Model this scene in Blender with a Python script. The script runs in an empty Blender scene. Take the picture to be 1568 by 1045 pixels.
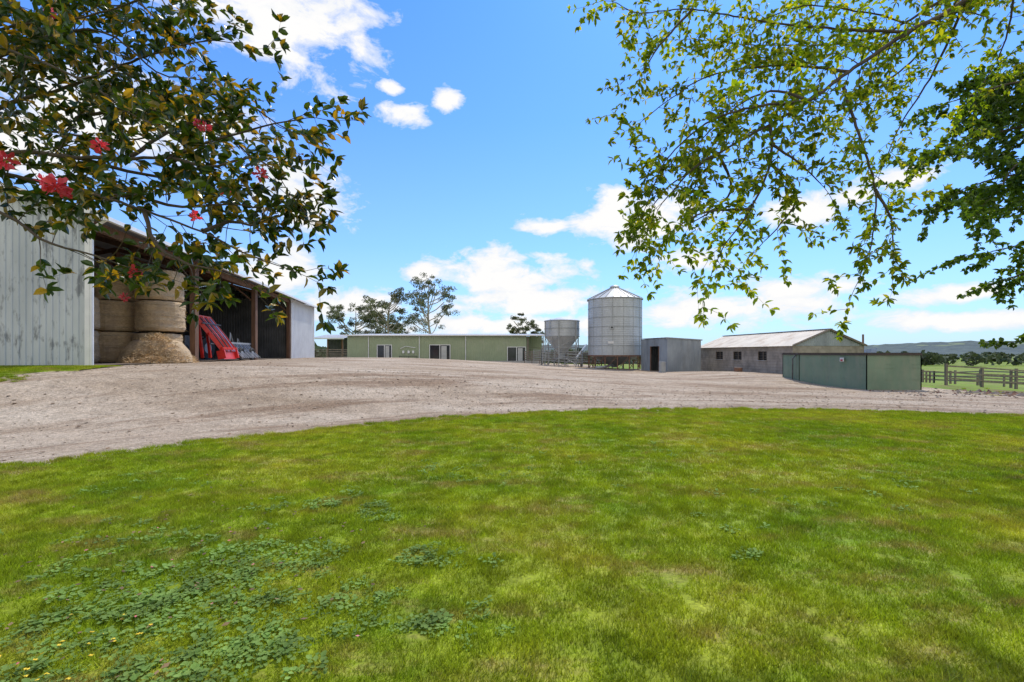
import bpy, math, random
import numpy as np
from mathutils import Vector, Matrix
R = random.Random(7)
NR = np.random.default_rng(11)
scene = bpy.context.scene
EYE = 1.6

# ------------------------------------------------------------------ helpers
def sm(t):
    t = np.clip(t, 0, 1)
    return t*t*(3-2*t)

def gz(x, y):
    x = np.asarray(x, float); y = np.asarray(y, float)
    s1 = sm((14-x)/28)
    y0 = 6+np.clip(x+14, 0, None)*.45
    s2 = sm((y-y0)/8)
    z = 1.15*s1*s2*(1-.35*sm((y-45)/17))
    z = z + .2*sm((x-11)/4)*sm((y-21)/5)*(1-sm((y-34)/6))
    fx = -6*(1-np.exp(-np.clip(x-19, 0, None)/90))*sm((y-12)/8)
    fy = -6*(1-np.exp(-np.clip(y-68, 0, None)/120))
    return z+np.minimum(fx, fy)

def G(x, y): return float(gz(x, y))

def V(*a): return Vector(a)

def new_obj(name, me, parent=None, coll=None):
    o = bpy.data.objects.new(name, me)
    (coll or scene.collection).objects.link(o)
    if parent: o.parent = parent
    return o

def empty(name):
    o = bpy.data.objects.new(name, None)
    o.empty_display_size = .5
    scene.collection.objects.link(o)
    return o

class MB:
    def __init__(s):
        s.v = []; s.f = []; s.m = []; s.mats = []
    def mi(s, mat):
        if mat not in s.mats: s.mats.append(mat)
        return s.mats.index(mat)
    def add(s, vs, fs, mat):
        k = len(s.v); i = s.mi(mat)
        s.v.extend([tuple(v) for v in vs])
        for f in fs:
            s.f.append(tuple(a+k for a in f)); s.m.append(i)
    def boxM(s, M, sx, sy, sz, mat):
        vs = [M @ V(a*sx/2, b*sy/2, c*sz/2) for a in (-1, 1) for b in (-1, 1) for c in (-1, 1)]
        s.add(vs, [(0,1,3,2),(4,6,7,5),(0,4,5,1),(2,3,7,6),(0,2,6,4),(1,5,7,3)], mat)
    def box(s, c, sz, mat, rz=0):
        s.boxM(Matrix.Translation(c) @ Matrix.Rotation(rz, 4, 'Z'), sz[0], sz[1], sz[2], mat)
    def beam(s, p, q, w, h, mat, up=(0,0,1)):
        p = Vector(p); q = Vector(q); d = q-p; L = d.length
        if L < 1e-6: return
        d.normalize(); u = Vector(up)
        if abs(d.dot(u)) > .98: u = V(0, 1, 0)
        x = d.cross(u).normalized(); z = x.cross(d)
        M = Matrix(((x.x, d.x, z.x, 0), (x.y, d.y, z.y, 0), (x.z, d.z, z.z, 0), (0,0,0,1)))
        M = Matrix.Translation((p+q)/2) @ M
        s.boxM(M, w, L, h, mat)
    def tube(s, pts, rad, n, mat, caps=True):
        pts = [Vector(p) for p in pts]; vs = []; fs = []
        prev = None
        for i, p in enumerate(pts):
            a = pts[max(0, i-1)]; b = pts[min(len(pts)-1, i+1)]
            d = (b-a)
            if d.length < 1e-9: d = V(0,0,1)
            d.normalize()
            if prev is None:
                u = V(0,0,1) if abs(d.z) < .9 else V(1,0,0)
                x = d.cross(u).normalized()
            else:
                x = (prev-d*prev.dot(d)).normalized()
            prev = x; y = d.cross(x)
            r = rad[i] if hasattr(rad, '__len__') else rad
            for k in range(n):
                t = 2*math.pi*k/n
                vs.append(p+(x*math.cos(t)+y*math.sin(t))*r)
        for i in range(len(pts)-1):
            for k in range(n):
                fs.append((i*n+k, i*n+(k+1) % n, (i+1)*n+(k+1) % n, (i+1)*n+k))
        if caps:
            fs.append(tuple(range(n-1, -1, -1)))
            fs.append(tuple((len(pts)-1)*n+k for k in range(n)))
        s.add(vs, fs, mat)
    def lathe(s, c, prof, n, mat, rot=0):
        vs = []; fs = []
        for (r, z) in prof:
            for k in range(n):
                t = 2*math.pi*k/n+rot
                vs.append((c[0]+r*math.cos(t), c[1]+r*math.sin(t), c[2]+z))
        for i in range(len(prof)-1):
            for k in range(n):
                fs.append((i*n+k, i*n+(k+1) % n, (i+1)*n+(k+1) % n, (i+1)*n+k))
        s.add(vs, fs, mat)
    def corr(s, A, B, C, D, pitch, amp, mat, trap=True):
        """ribbed sheet: ribs run A->D, repeat along A->B"""
        A, B, C, D = map(Vector, (A, B, C, D))
        L = max((B-A).length, (C-D).length)
        nrib = max(1, int(round(L/pitch)))
        nn = (B-A).cross(D-A).normalized()
        prof = [(0, 0), (.62, 0), (.72, 1), (.9, 1)] if trap else [(k/6, .5-.5*math.cos(k/6*2*math.pi)) for k in range(6)]
        vs = []; fs = []
        ts = []
        for i in range(nrib):
            for (a, h) in prof: ts.append(((i+a)/nrib, h))
        ts.append((1, 0))
        for (t, h) in ts:
            vs.append(A.lerp(B, t)+nn*amp*h); vs.append(D.lerp(C, t)+nn*amp*h)
        for i in range(len(ts)-1):
            fs.append((2*i, 2*i+2, 2*i+3, 2*i+1))
        s.add(vs, fs, mat)
    def obj(s, name, parent=None, smooth=False, coll=None):
        me = bpy.data.meshes.new(name)
        me.from_pydata(s.v, [], s.f)
        for m in s.mats: me.materials.append(m)
        me.polygons.foreach_set('material_index', s.m)
        if smooth: me.polygons.foreach_set('use_smooth', [True]*len(s.f))
        me.update()
        return new_obj(name, me, parent, coll)

# ------------------------------------------------------------------ materials
def base_mat(name):
    m = bpy.data.materials.new(name); m.use_nodes = True
    nt = m.node_tree; b = nt.nodes['Principled BSDF']
    return m, nt, b

def noise(nt, scale, detail=4, rough=.6, stretch=(1,1,1), vec=None):
    mp = nt.nodes.new('ShaderNodeMapping'); mp.inputs['Scale'].default_value = stretch
    if vec is None:
        vec = nt.nodes.new('ShaderNodeNewGeometry').outputs['Position']
    nt.links.new(vec, mp.inputs['Vector'])
    n = nt.nodes.new('ShaderNodeTexNoise'); n.inputs['Scale'].default_value = scale
    n.inputs['Detail'].default_value = detail; n.inputs['Roughness'].default_value = rough
    nt.links.new(mp.outputs[0], n.inputs['Vector'])
    return n

def ramp(nt, src, stops):
    r = nt.nodes.new('ShaderNodeValToRGB')
    el = r.color_ramp.elements
    while len(el) < len(stops): el.new(.5)
    for e, (p, c) in zip(el, stops):
        e.position = p
        e.color = (c, c, c, 1) if not hasattr(c, '__len__') else (c[0], c[1], c[2], 1)
    nt.links.new(src, r.inputs[0])
    return r.outputs[0]

def mixc(nt, fac, a, b, mode='MIX'):
    m = nt.nodes.new('ShaderNodeMix'); m.data_type = 'RGBA'; m.blend_type = mode
    for sock, val in ((m.inputs[0], fac), (m.inputs[6], a), (m.inputs[7], b)):
        if isinstance(val, bpy.types.NodeSocket): nt.links.new(val, sock)
        elif hasattr(val, '__len__'): sock.default_value = (val[0], val[1], val[2], 1)
        else: sock.default_value = val
    return m.outputs[2]

def mat(name, c1, c2=None, scale=3, rough=.7, metal=0, stretch=(1,1,1), bump=0, bscale=30,
        dirt=None, dscale=1, dlo=.5, dhi=.7, dstretch=(1,1,1), dmax=1.0):
    m, nt, b = base_mat(name)
    c2 = c2 or tuple(x*.8 for x in c1)
    n = noise(nt, scale, 3, .6, stretch)
    col = ramp(nt, n.outputs[0], [(.35, c1), (.65, c2)])
    if dirt:
        n2 = noise(nt, dscale, 5, .65, dstretch)
        f = ramp(nt, n2.outputs[0], [(dlo, 0), (dhi, dmax)])
        col = mixc(nt, f, col, dirt)
    nt.links.new(col, b.inputs['Base Color'])
    b.inputs['Roughness'].default_value = rough
    b.inputs['Metallic'].default_value = metal
    if bump:
        n3 = noise(nt, bscale, 3)
        bp = nt.nodes.new('ShaderNodeBump'); bp.inputs['Strength'].default_value = bump
        bp.inputs['Distance'].default_value = .02
        nt.links.new(n3.outputs[0], bp.inputs['Height']); nt.links.new(bp.outputs[0], b.inputs['Normal'])
    return m

def leaf_mat(name, ca, cb, cc=None, trans=.35, rough=.45, tcol=None, zone=.8):
    m, nt, b = base_mat(name)
    g = nt.nodes.new('ShaderNodeNewGeometry')
    stops = [(0, ca), (.7, cb)]+([(.97, cc)] if cc else [])
    c = ramp(nt, g.outputs['Random Per Island'], stops)
    n = noise(nt, zone, 1)
    f = ramp(nt, n.outputs[0], [(.35, .7), (.65, 1.25)])
    c = mixc(nt, 1.0, c, f, 'MULTIPLY')
    nt.links.new(c, b.inputs['Base Color']); b.inputs['Roughness'].default_value = rough
    tr = nt.nodes.new('ShaderNodeBsdfTranslucent')
    tc = mixc(nt, 1.0, c, tcol or (1.6, 1.7, .5), 'MULTIPLY')
    nt.links.new(tc, tr.inputs['Color'])
    ms = nt.nodes.new('ShaderNodeMixShader'); ms.inputs[0].default_value = trans
    out = nt.nodes['Material Output']
    nt.links.new(b.outputs[0], ms.inputs[1]); nt.links.new(tr.outputs[0], ms.inputs[2])
    nt.links.new(ms.outputs[0], out.inputs['Surface'])
    return m

M_zinc = mat('weathered_zinc', (.52,.56,.59), (.40,.44,.47), 1.2, .6, .05, (1,1,.3), dirt=(.14,.15,.165), dscale=3.2, dlo=.54, dhi=.64, dstretch=(1.2,1.2,.4), dmax=.75)
M_white = mat('white_cladding', (.72,.74,.75), (.62,.64,.66), .8, .5, .0, dirt=(.36,.35,.33), dscale=1.5, dlo=.55, dhi=.8, dstretch=(1,1,.2), dmax=.5)
M_trim = mat('white_trim', (.76,.77,.77), (.66,.67,.68), 2, .5)
M_roofg = mat('roof_grey', (.46,.48,.50), (.37,.38,.40), 1, .5, .2)
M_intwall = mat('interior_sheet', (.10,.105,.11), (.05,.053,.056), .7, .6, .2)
M_timber = mat('timber_post', (.20,.11,.065), (.11,.06,.04), 6, .8, 0, (1,1,.15), bump=.3)
M_timberg = mat('grey_timber', (.24,.20,.165), (.13,.11,.09), 5, .85, 0, (1,1,.2), bump=.3)
M_steel = mat('dark_steel', (.12,.12,.125), (.07,.07,.07), 5, .5, .5)
M_galv = mat('galvanised', (.46,.49,.51), (.39,.42,.44), 1.4, .5, .08, (1,1,.5), dirt=(.27,.29,.30), dscale=.9, dlo=.5, dhi=.75, dstretch=(1.5,1.5,.25), dmax=.5)
M_galv2 = mat('galvanised_dull', (.33,.35,.36), (.25,.265,.275), 2, .5, .15, (1,1,.5))
M_rust = mat('rusty_frame', (.22,.11,.065), (.12,.07,.05), 5, .8)
M_green = mat('green_cladding', (.28,.335,.21), (.245,.295,.185), .7, .55, 0, dirt=(.37,.38,.29), dscale=.6, dlo=.5, dhi=.75, dmax=.45)
M_green2 = mat('green_tank_paint', (.17,.245,.165), (.13,.20,.135), .9, .6, 0, dirt=(.24,.25,.18), dscale=2.5, dlo=.46, dhi=.75, dstretch=(1,1,.3), dmax=.65)
M_rim = mat('rusted_rim', (.07,.05,.04), (.04,.035,.03), 6, .8)
M_block = mat('concrete_block', (.37,.33,.28), (.26,.235,.20), 1.5, .9, 0, bump=.4, bscale=20, dirt=(.12,.105,.09), dscale=1.2, dlo=.48, dhi=.7, dmax=.7)
M_oldroof = mat('aged_roof', (.66,.60,.50), (.53,.48,.40), .7, .7, 0, dirt=(.32,.21,.13), dscale=1.0, dlo=.50, dhi=.68, dmax=.6)
M_shedg = mat('blue_grey_sheet', (.30,.335,.365), (.21,.24,.27), 1.2, .5, .1, (1,1,.4), dirt=(.13,.125,.12), dscale=1.6, dlo=.5, dhi=.75, dstretch=(1,1,.25), dmax=.7)
M_glass = mat('dark_glass', (.02,.024,.028), (.035,.04,.045), 1, .08)
M_blind = mat('pale_blind', (.45,.46,.45), (.38,.39,.39), 3, .6)
M_dark = mat('dark_opening', (.015,.015,.015), (.025,.023,.02), 2, .9)
M_red = mat('red_paint', (.68,.03,.022), (.55,.022,.018), 3, .35, dirt=(.2,.08,.05), dscale=5, dlo=.6, dhi=.8, dmax=.5)
M_chrome = mat('bare_steel', (.5,.5,.5), (.4,.4,.4), 5, .3, .8)
M_rubber = mat('rubber', (.02,.02,.02), (.03,.03,.03), 6, .8)
M_hay = mat('hay', (.62,.46,.28), (.45,.32,.18), 9, .95, 0, (1,1,3.5), bump=1.0, bscale=45, dirt=(.38,.28,.18), dscale=3, dlo=.45, dhi=.7)
M_straw = leaf_mat('loose_straw', (.38,.25,.12), (.70,.52,.30), None, .15, .9, (1,.9,.7), 3)
M_net = mat('net_wrap', (.50,.39,.26), (.38,.28,.17), 12, .8)
M_bark = mat('bark', (.10,.075,.055), (.055,.042,.032), 20, .9, 0, (1,1,.3), bump=.6, bscale=40)
M_gumbark = mat('gum_bark', (.46,.41,.35), (.28,.23,.19), 1.5, .9, 0, (1,1,.3))
M_conc = mat('concrete', (.42,.41,.39), (.34,.33,.31), 2, .9, bump=.2)
M_sign = mat('sign_white', (.7,.7,.7), (.6,.6,.6), 3, .5)
M_signr = mat('sign_red', (.5,.05,.04), (.4,.04,.04), 3, .5)
M_lcam = leaf_mat('camellia_leaf', (.016,.038,.009), (.045,.085,.014), (.34,.22,.03), .28, .30, (3.0,2.4,.5), 1.6)
M_loak = leaf_mat('oak_leaf', (.07,.13,.010), (.19,.27,.016), (.34,.34,.03), .58, .5, (2.2,1.9,.35), .9)
M_lmap = leaf_mat('maple_leaf', (.028,.070,.010), (.095,.165,.018), None, .45, .45, (1.8,1.6,.4), .5)
M_lgum = leaf_mat('gum_leaf', (.06,.075,.04), (.15,.16,.085), None, .3, .6, (1.3,1.3,.7), .4)
M_lfar = leaf_mat('far_foliage', (.045,.065,.035), (.085,.11,.05), None, .1, .8, (1,1,.7), .02)
M_flower = leaf_mat('camellia_petal', (.55,.03,.06), (.80,.10,.15), None, .35, .5, (1.1,.7,.7), 3)

def grass_mat(name, far=False):
    m, nt, b = base_mat(name)
    n1 = noise(nt, .40, 4, .68)
    c = ramp(nt, n1.outputs[0], [(.36, (.205,.31,.018)), (.5, (.30,.375,.022)), (.66, (.42,.42,.045))])
    n2 = noise(nt, 2.6, 4, .7)
    f2 = ramp(nt, n2.outputs[0], [(.3, .64), (.7, 1.22)])
    c = mixc(nt, 1.0, c, f2, 'MULTIPLY')
    n3 = noise(nt, 1.0, 6, .75, (.8, 1.7, 1))
    f3 = ramp(nt, n3.outputs[0], [(.51, 0), (.67, .8)])
    c = mixc(nt, f3, c, (.38,.28,.11))
    if not far:
        g = nt.nodes.new('ShaderNodeNewGeometry')
        fr = ramp(nt, g.outputs['Random Per Island'], [(0, .6), (.85, 1.2), (1, 1.8)])
        c = mixc(nt, 1.0, c, fr, 'MULTIPLY')
    else:
        n4 = noise(nt, 40, 3)
        c = mixc(nt, 1.0, c, ramp(nt, n4.outputs[0], [(.3, .5), (.7, 1.1)]), 'MULTIPLY')
    nt.links.new(c, b.inputs['Base Color']); b.inputs['Roughness'].default_value = .7
    b.inputs['Specular IOR Level'].default_value = .1
    if not far:
        tr = nt.nodes.new('ShaderNodeBsdfTranslucent')
        nt.links.new(mixc(nt, 1.0, c, (1.2,1.2,.5), 'MULTIPLY'), tr.inputs['Color'])
        ms = nt.nodes.new('ShaderNodeMixShader'); ms.inputs[0].default_value = .4
        nt.links.new(b.outputs[0], ms.inputs[1]); nt.links.new(tr.outputs[0], ms.inputs[2])
        nt.links.new(ms.outputs[0], nt.nodes['Material Output'].inputs['Surface'])
    return m
M_blade = grass_mat('grass_blade')
M_turf = grass_mat('turf', True)
M_clover = leaf_mat('weed_leaf', (.12,.225,.035), (.23,.35,.075), None, .3, .9, (1.2,1.3,.6), 4)

def gravel_mat():
    m, nt, b = base_mat('gravel')
    n1 = noise(nt, .28, 5, .62, (.55, 1.3, 1))
    c = ramp(nt, n1.outputs[0], [(.32, (.36,.275,.19)), (.5, (.48,.385,.285)), (.68, (.57,.48,.37))])
    # wheel-worn streaks that follow the curve of the driveway
    g = nt.nodes.new('ShaderNodeNewGeometry'); sp_ = nt.nodes.new('ShaderNodeSeparateXYZ'); nt.links.new(g.outputs['Position'], sp_.inputs[0])
    fl = nt.nodes.new('ShaderNodeCombineXYZ'); nt.links.new(sp_.outputs[0], fl.inputs[0]); nt.links.new(sp_.outputs[1], fl.inputs[1])
    ds = nt.nodes.new('ShaderNodeVectorMath'); ds.operation = 'DISTANCE'; nt.links.new(fl.outputs[0], ds.inputs[0]); ds.inputs[1].default_value = (5.5, -2.5, 0)
    cv = nt.nodes.new('ShaderNodeCombineXYZ'); nt.links.new(ds.outputs['Value'], cv.inputs[0]); nt.links.new(sp_.outputs[0], cv.inputs[1])
    n2 = noise(nt, 1.0, 6, .72, (1.0, .13, 1), cv.outputs[0])
    c = mixc(nt, ramp(nt, n2.outputs[0], [(.49, 0), (.60, .8)]), c, (.27,.185,.12))
    n3 = noise(nt, 16, 4, .85)
    c = mixc(nt, 1.0, c, ramp(nt, n3.outputs[0], [(.33, .55), (.5, 1.0), (.66, 1.35)]), 'MULTIPLY')
    n5 = noise(nt, 2.2, 6, .85)
    c = mixc(nt, 1.0, c, ramp(nt, n5.outputs[0], [(.35, .75), (.65, 1.16)]), 'MULTIPLY')
    nt.links.new(c, b.inputs['Base Color']); b.inputs['Roughness'].default_value = .95
    b.inputs['Specular IOR Level'].default_value = .05
    ad = nt.nodes.new('ShaderNodeMath'); ad.operation = 'ADD'
    nt.links.new(n5.outputs[0], ad.inputs[0]); nt.links.new(n3.outputs[0], ad.inputs[1])
    bp = nt.nodes.new('ShaderNodeBump'); bp.inputs['Strength'].default_value = .9; bp.inputs['Distance'].default_value = .05
    nt.links.new(ad.outputs[0], bp.inputs['Height']); nt.links.new(bp.outputs[0], b.inputs['Normal'])
    return m
M_gravel = gravel_mat()
M_stone = mat('stones', (.47,.39,.30), (.26,.20,.15), 9, .9)
M_litter = leaf_mat('dry_leaf', (.09,.055,.03), (.22,.14,.07), None, .1, .9, (1,1,.8), 3)

def field_mat():
    m, nt, b = base_mat('pasture')
    n1 = noise(nt, .02, 4, .6, (.4, 1, 1))
    c = ramp(nt, n1.outputs[0], [(.35, (.14,.23,.025)), (.52, (.20,.28,.035)), (.68, (.27,.28,.08))])
    n2 = noise(nt, .6, 5, .7)
    c = mixc(nt, 1.0, c, ramp(nt, n2.outputs[0], [(.3, .6), (.7, 1.2)]), 'MULTIPLY')
    n3 = noise(nt, .22, 5, .75)
    c = mixc(nt, ramp(nt, n3.outputs[0], [(.53, 0), (.64, .85)]), c, (.19,.125,.07))
    nt.links.new(c, b.inputs['Base Color']); b.inputs['Roughness'].default_value = .9
    b.inputs['Specular IOR Level'].default_value = .1
    return m
M_field = field_mat()
M_hill = mat('wooded_hill', (.045,.068,.072), (.085,.115,.10), .05, 1.0, dirt=(.16,.20,.11), dscale=.008, dlo=.60, dhi=.64)  # aerial haze is put into the base colour as a bluish tint

# ------------------------------------------------------------------ ground sheets
def grid_mesh(name, X, Y, Z, material, parent=None):
    ny, nx = X.shape
    co = np.stack([X, Y, Z], -1).reshape(-1, 3)
    idx = np.arange(nx*ny).reshape(ny, nx)
    f = np.stack([idx[:-1, :-1], idx[:-1, 1:], idx[1:, 1:], idx[1:, :-1]], -1).reshape(-1, 4)
    me = bpy.data.meshes.new(name)
    me.from_pydata(co.tolist(), [], f.tolist())
    me.materials.append(material)
    me.polygons.foreach_set('use_smooth', [True]*len(f)); me.update()
    return new_obj(name, me, parent)

t = np.linspace(-1, 1, 181)
ax = 8*np.sinh(t*6.8)
X, Y = np.meshgrid(ax, ax+20)
grid_mesh('ground', X, Y, gz(X, Y)-.06, M_field)

EX = [-30, -22, -15, -10, -7.2, -4.8, -1.4, 2, 5.9, 9.5, 12.7, 18, 26, 40]
EY = [-9, -6.5, -2.5, 3.2, 6.4, 8.9, 11.4, 12.6, 13.0, 12.6, 11.6, 9.0, 5.5, 2]
def wob(x): return .10*np.sin(x*3.1)+.06*np.sin(x*7.7+1)+.045*np.sin(x*17.3)
def edge_s(x):
    return (np.interp(x-.8, EX, EY)+np.interp(x, EX, EY)+np.interp(x+.8, EX, EY))/3+wob(x)
xs = np.arange(-22, 30, .12)
tt = np.linspace(0, 1, 50)
X = np.repeat(xs[None], 50, 0); Y = -12+(edge_s(xs)[None]+12)*tt[:, None]
Z = gz(X, Y)+.022; Z[-1] -= .05
grid_mesh('lawn', X, Y, Z, M_turf)
xs = np.concatenate([np.arange(-34, 18, .35), np.arange(18, 20, .12), np.arange(20, 60, .5)])
far = np.where(xs < 10, 63.0, 46.0)
far = far+(16.9-far)*sm((xs-18.2)/1.2)+.35*np.sin(xs*1.3)+.2*np.sin(xs*3.7)
near = edge_s(xs)-.35
n = 150
tt = np.linspace(0, 1, n)
X = np.repeat(xs[None], n, 0); Y = near[None]+(far-near)[None]*tt[:, None]**1.3
Z = gz(X, Y)+.006; Z[-1] -= .12
Z += .012*np.sin(X*.9+Y*2.1)*np.sin(Y*1.3-X*.2)*(tt[:, None] > .04)
grid_mesh('gravel_yard', X, Y, Z, M_gravel)

xs = np.arange(-24, -12.6, .15)
X = np.repeat(xs[None], 24, 0)
lo = 11.6+.25*np.sin(xs*2.3)+.12*np.sin(xs*6)+1.7*sm((xs+14.2)/1.6); hi = np.full_like(xs, 14.9)
Y = lo[None]+(hi-lo)[None]*np.linspace(0, 1, 24)[:, None]
Z = gz(X, Y)+.03; Z[0] -= .06
grid_mesh('grass_verge', X, Y, Z, M_turf)
VX, VLO = xs, lo

# ------------------------------------------------------------------ instanced grass
def scatter(name, pts, coll, smin=.85, smax=1.2, seed=0):
    me = bpy.data.meshes.new(name); me.from_pydata([tuple(p) for p in pts], [], []); me.update()
    o = new_obj(name, me)
    ng = bpy.data.node_groups.new(name, 'GeometryNodeTree')
    ng.interface.new_socket('Geometry', in_out='INPUT', socket_type='NodeSocketGeometry')
    ng.interface.new_socket('Geometry', in_out='OUTPUT', socket_type='NodeSocketGeometry')
    N = ng.nodes; L = ng.links
    gi = N.new('NodeGroupInput'); go = N.new('NodeGroupOutput')
    ip = N.new('GeometryNodeInstanceOnPoints'); ci = N.new('GeometryNodeCollectionInfo')
    ci.inputs['Collection'].default_value = coll
    ci.inputs['Separate Children'].default_value = True
    ci.inputs['Reset Children'].default_value = True
    ip.inputs['Pick Instance'].default_value = True
    rv = N.new('FunctionNodeRandomValue'); rv.data_type = 'INT'
    for s in rv.inputs:
        if s.enabled and s.name == 'Min': s.default_value = 0
        if s.enabled and s.name == 'Max': s.default_value = len(coll.objects)-1
    rr = N.new('FunctionNodeRandomValue'); rr.data_type = 'FLOAT_VECTOR'
    rr.inputs[0].default_value = (-.04, -.04, 0); rr.inputs[1].default_value = (.04, .04, 6.283)
    rs = N.new('FunctionNodeRandomValue'); rs.data_type = 'FLOAT'
    fl = [s for s in rs.inputs if s.enabled and s.name in ('Min', 'Max')]
    fl[0].default_value = smin; fl[1].default_value = smax
    def out(n): return [s for s in n.outputs if s.enabled][0]
    L.new(gi.outputs[0], ip.inputs['Points']); L.new(ci.outputs[0], ip.inputs['Instance'])
    L.new(out(rv), ip.inputs['Instance Index']); L.new(out(rr), ip.inputs['Rotation']); L.new(out(rs), ip.inputs['Scale'])
    L.new(ip.outputs[0], go.inputs[0])
    md = o.modifiers.new('scatter', 'NODES'); md.node_group = ng
    return o

def blade_patch(name, size, nb, hmin, hmax, w, material, coll):
    P = NR.uniform(-size/2, size/2, (nb, 2))
    a = NR.uniform(0, 2*math.pi, nb); h = NR.uniform(hmin, hmax, nb)
    lean = NR.uniform(.1, 1.0, nb)*h; b = NR.uniform(0, 2*math.pi, nb)
    wx = np.cos(a)*w/2; wy = np.sin(a)*w/2
    v = np.zeros((nb, 3, 3))
    v[:, 0, 0] = P[:, 0]-wx; v[:, 0, 1] = P[:, 1]-wy
    v[:, 1, 0] = P[:, 0]+wx; v[:, 1, 1] = P[:, 1]+wy
    v[:, 2, 0] = P[:, 0]+np.cos(b)*lean; v[:, 2, 1] = P[:, 1]+np.sin(b)*lean; v[:, 2, 2] = h
    me = bpy.data.meshes.new(name)
    f = np.arange(nb*3).reshape(nb, 3).tolist()
    me.from_pydata(v.reshape(-1, 3).tolist(), [], f); me.materials.append(material); me.update()
    return new_obj(name, me, None, coll)

cg = bpy.data.collections.new('grass_patches')
for i in range(4): blade_patch('grass_patch', .40, 1300, .014, .044, .0055, M_blade, cg)
cf = bpy.data.collections.new('far_grass_patches')
for i in range(4): blade_patch('grass_patch', .46, 600, .016, .042, .009, M_blade, cf)
pts = []; ptf = []
sp = .34
for x in np.arange(-14, 16, sp):
    for y in np.arange(.6, 13.4, sp):
        px = x+R.uniform(-.06, .06); py = y+R.uniform(-.06, .06)
        if py < float(edge_s(px))-.13 and abs(px) < 1.25*py+3:
            (pts if py < 5.5 else ptf).append((px, py, G(px, py)+.02))
for i in range(len(VX)):
    for y in np.arange(VLO[i]+.2, 14.8, .3):
        if i % 2 == 0: ptf.append((VX[i], y, G(VX[i], y)+.03))
scatter('lawn_grass', pts, cg)
scatter('lawn_grass', ptf, cf)

ct = bpy.data.collections.new('tuft_patches')
for i in range(3): blade_patch('grass_tuft', .14, 120, .03, .07, .006, M_blade, ct)
pts = []
for x in np.arange(-13, 15, .05):
    if R.random() < .75:
        py = float(edge_s(x))+R.gauss(-.03, .10); pts.append((x, py, G(x, py)+.005))
for i in range(700):
    x = R.uniform(-9, 12); y = R.uniform(2, 12)
    if y < float(edge_s(x)) and abs(x) < 1.3*y+1: pts.append((x, y, G(x, y)+.01))
for i in range(900):
    x = R.uniform(18, 40); y = 16.8+abs(R.gauss(0, 2.2)); pts.append((x, y, G(x, y)-.04))
for i in range(260):
    x = R.uniform(-24, -12.9); y = R.uniform(11.6, 12.4); pts.append((x, y, G(x, y)))
scatter('grass_tufts', pts, ct, .7, 1.3)

cw = bpy.data.collections.new('weed_patches')
for i in range(3):
    mb = MB()
    for k in range(18):
        a = R.uniform(0, 6.28); r = R.uniform(0, .06); h = R.uniform(.016, .038)
        c = V(math.cos(a)*r, math.sin(a)*r, h)
        d = V(math.cos(a+R.uniform(-1, 1)), math.sin(a+R.uniform(-1, 1)), R.uniform(-.2, .5)).normalized()
        sd = d.cross(V(0,0,1)).normalized(); l = R.uniform(.016, .03); w = l*.42
        mb.add([c, c+d*l*.4+sd*w+V(0,0,.003), c+d*l*.85+sd*w*.7, c+d*l*1.05, c+d*l*.85-sd*w*.7, c+d*l*.4-sd*w+V(0,0,.003)], [(0,1,2,3),(0,3,4,5)], M_clover)
    mb.obj('weed_plant', None, False, cw)
wc = [(-2.04,2.94,.38,110),(-1.83,3.5,.3,55),(-2.3,2.6,.4,90),(-1.94,4.77,.25,28),(-1.34,4.5,.2,20),(-.68,3.55,.17,18),(-.36,2.66,.13,16),
      (-.92,2.87,.18,18),(-1.34,2.43,.25,45),(1.86,3.55,.08,6),(-.2,5.7,.35,14),(4.8,5.6,.4,14),(-1.8,2.2,.35,60),(-3.1,3.6,.5,44),(-1.1,6.2,.3,12),(2.6,7.5,.6,14),(0.6,7.3,.5,12),(-4.5,5.5,.6,20),(2.5,4.5,.8,14)]
pts = []
for (x, y, s, n_) in wc:
    for k in range(n_):
        px = x+R.gauss(0, s); py = y+R.gauss(0, s*.7)
        if py > 1 and py < float(edge_s(px))-.2: pts.append((px, py, G(px, py)+.01))
scatter('lawn_weeds', pts, cw, .7, 1.35)

mb = MB()
def flat_bit(mb, x, y, z, s, m):
    a = R.uniform(0, 6.28); tl = R.uniform(-.4, .4)
    d = V(math.cos(a), math.sin(a), tl*.5)*s; e = V(-math.sin(a), math.cos(a), tl)*s*.55
    c = V(x, y, z); mb.add([c-d, c-d*.2+e, c+d, c+d*.1-e], [(0,1,2,3)], m)
for i in range(3000):
    x = R.uniform(-20, 26); y = R.choice([R.uniform(7, 20), R.gauss(16, 2), R.uniform(12, 45)])
    if y > float(edge_s(x))+.1: flat_bit(mb, x, y, G(x, y)+.02, R.uniform(.02, .065), M_litter)
for i in range(260):
    x = R.gauss(-2.7, 1.0); y = abs(R.gauss(2.8, 1.1))+.5
    flat_bit(mb, x, y, G(x, y)+.05, R.uniform(.012, .025), M_litter)
mb.obj('leaf_litter')
mb = MB()
M_petal = mat('fallen_petal', (.65,.12,.16), (.55,.2,.2), 5, .6)
M_yel = mat('yellow_flower', (.8,.6,.03), (.75,.5,.02), 5, .6)
for i in range(22): flat_bit(mb, R.gauss(-2.9, .8), R.uniform(2.2, 4.2), .055, .014, M_petal)
for i in range(26):
    x = R.gauss(-2.3, .25); y = R.uniform(2.15, 2.7)
    for k in range(4):flat_bit(mb, x+R.uniform(-.01,.01), y, .055, .009, M_yel)
mb.obj('fallen_flowers')
mb = MB()
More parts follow.
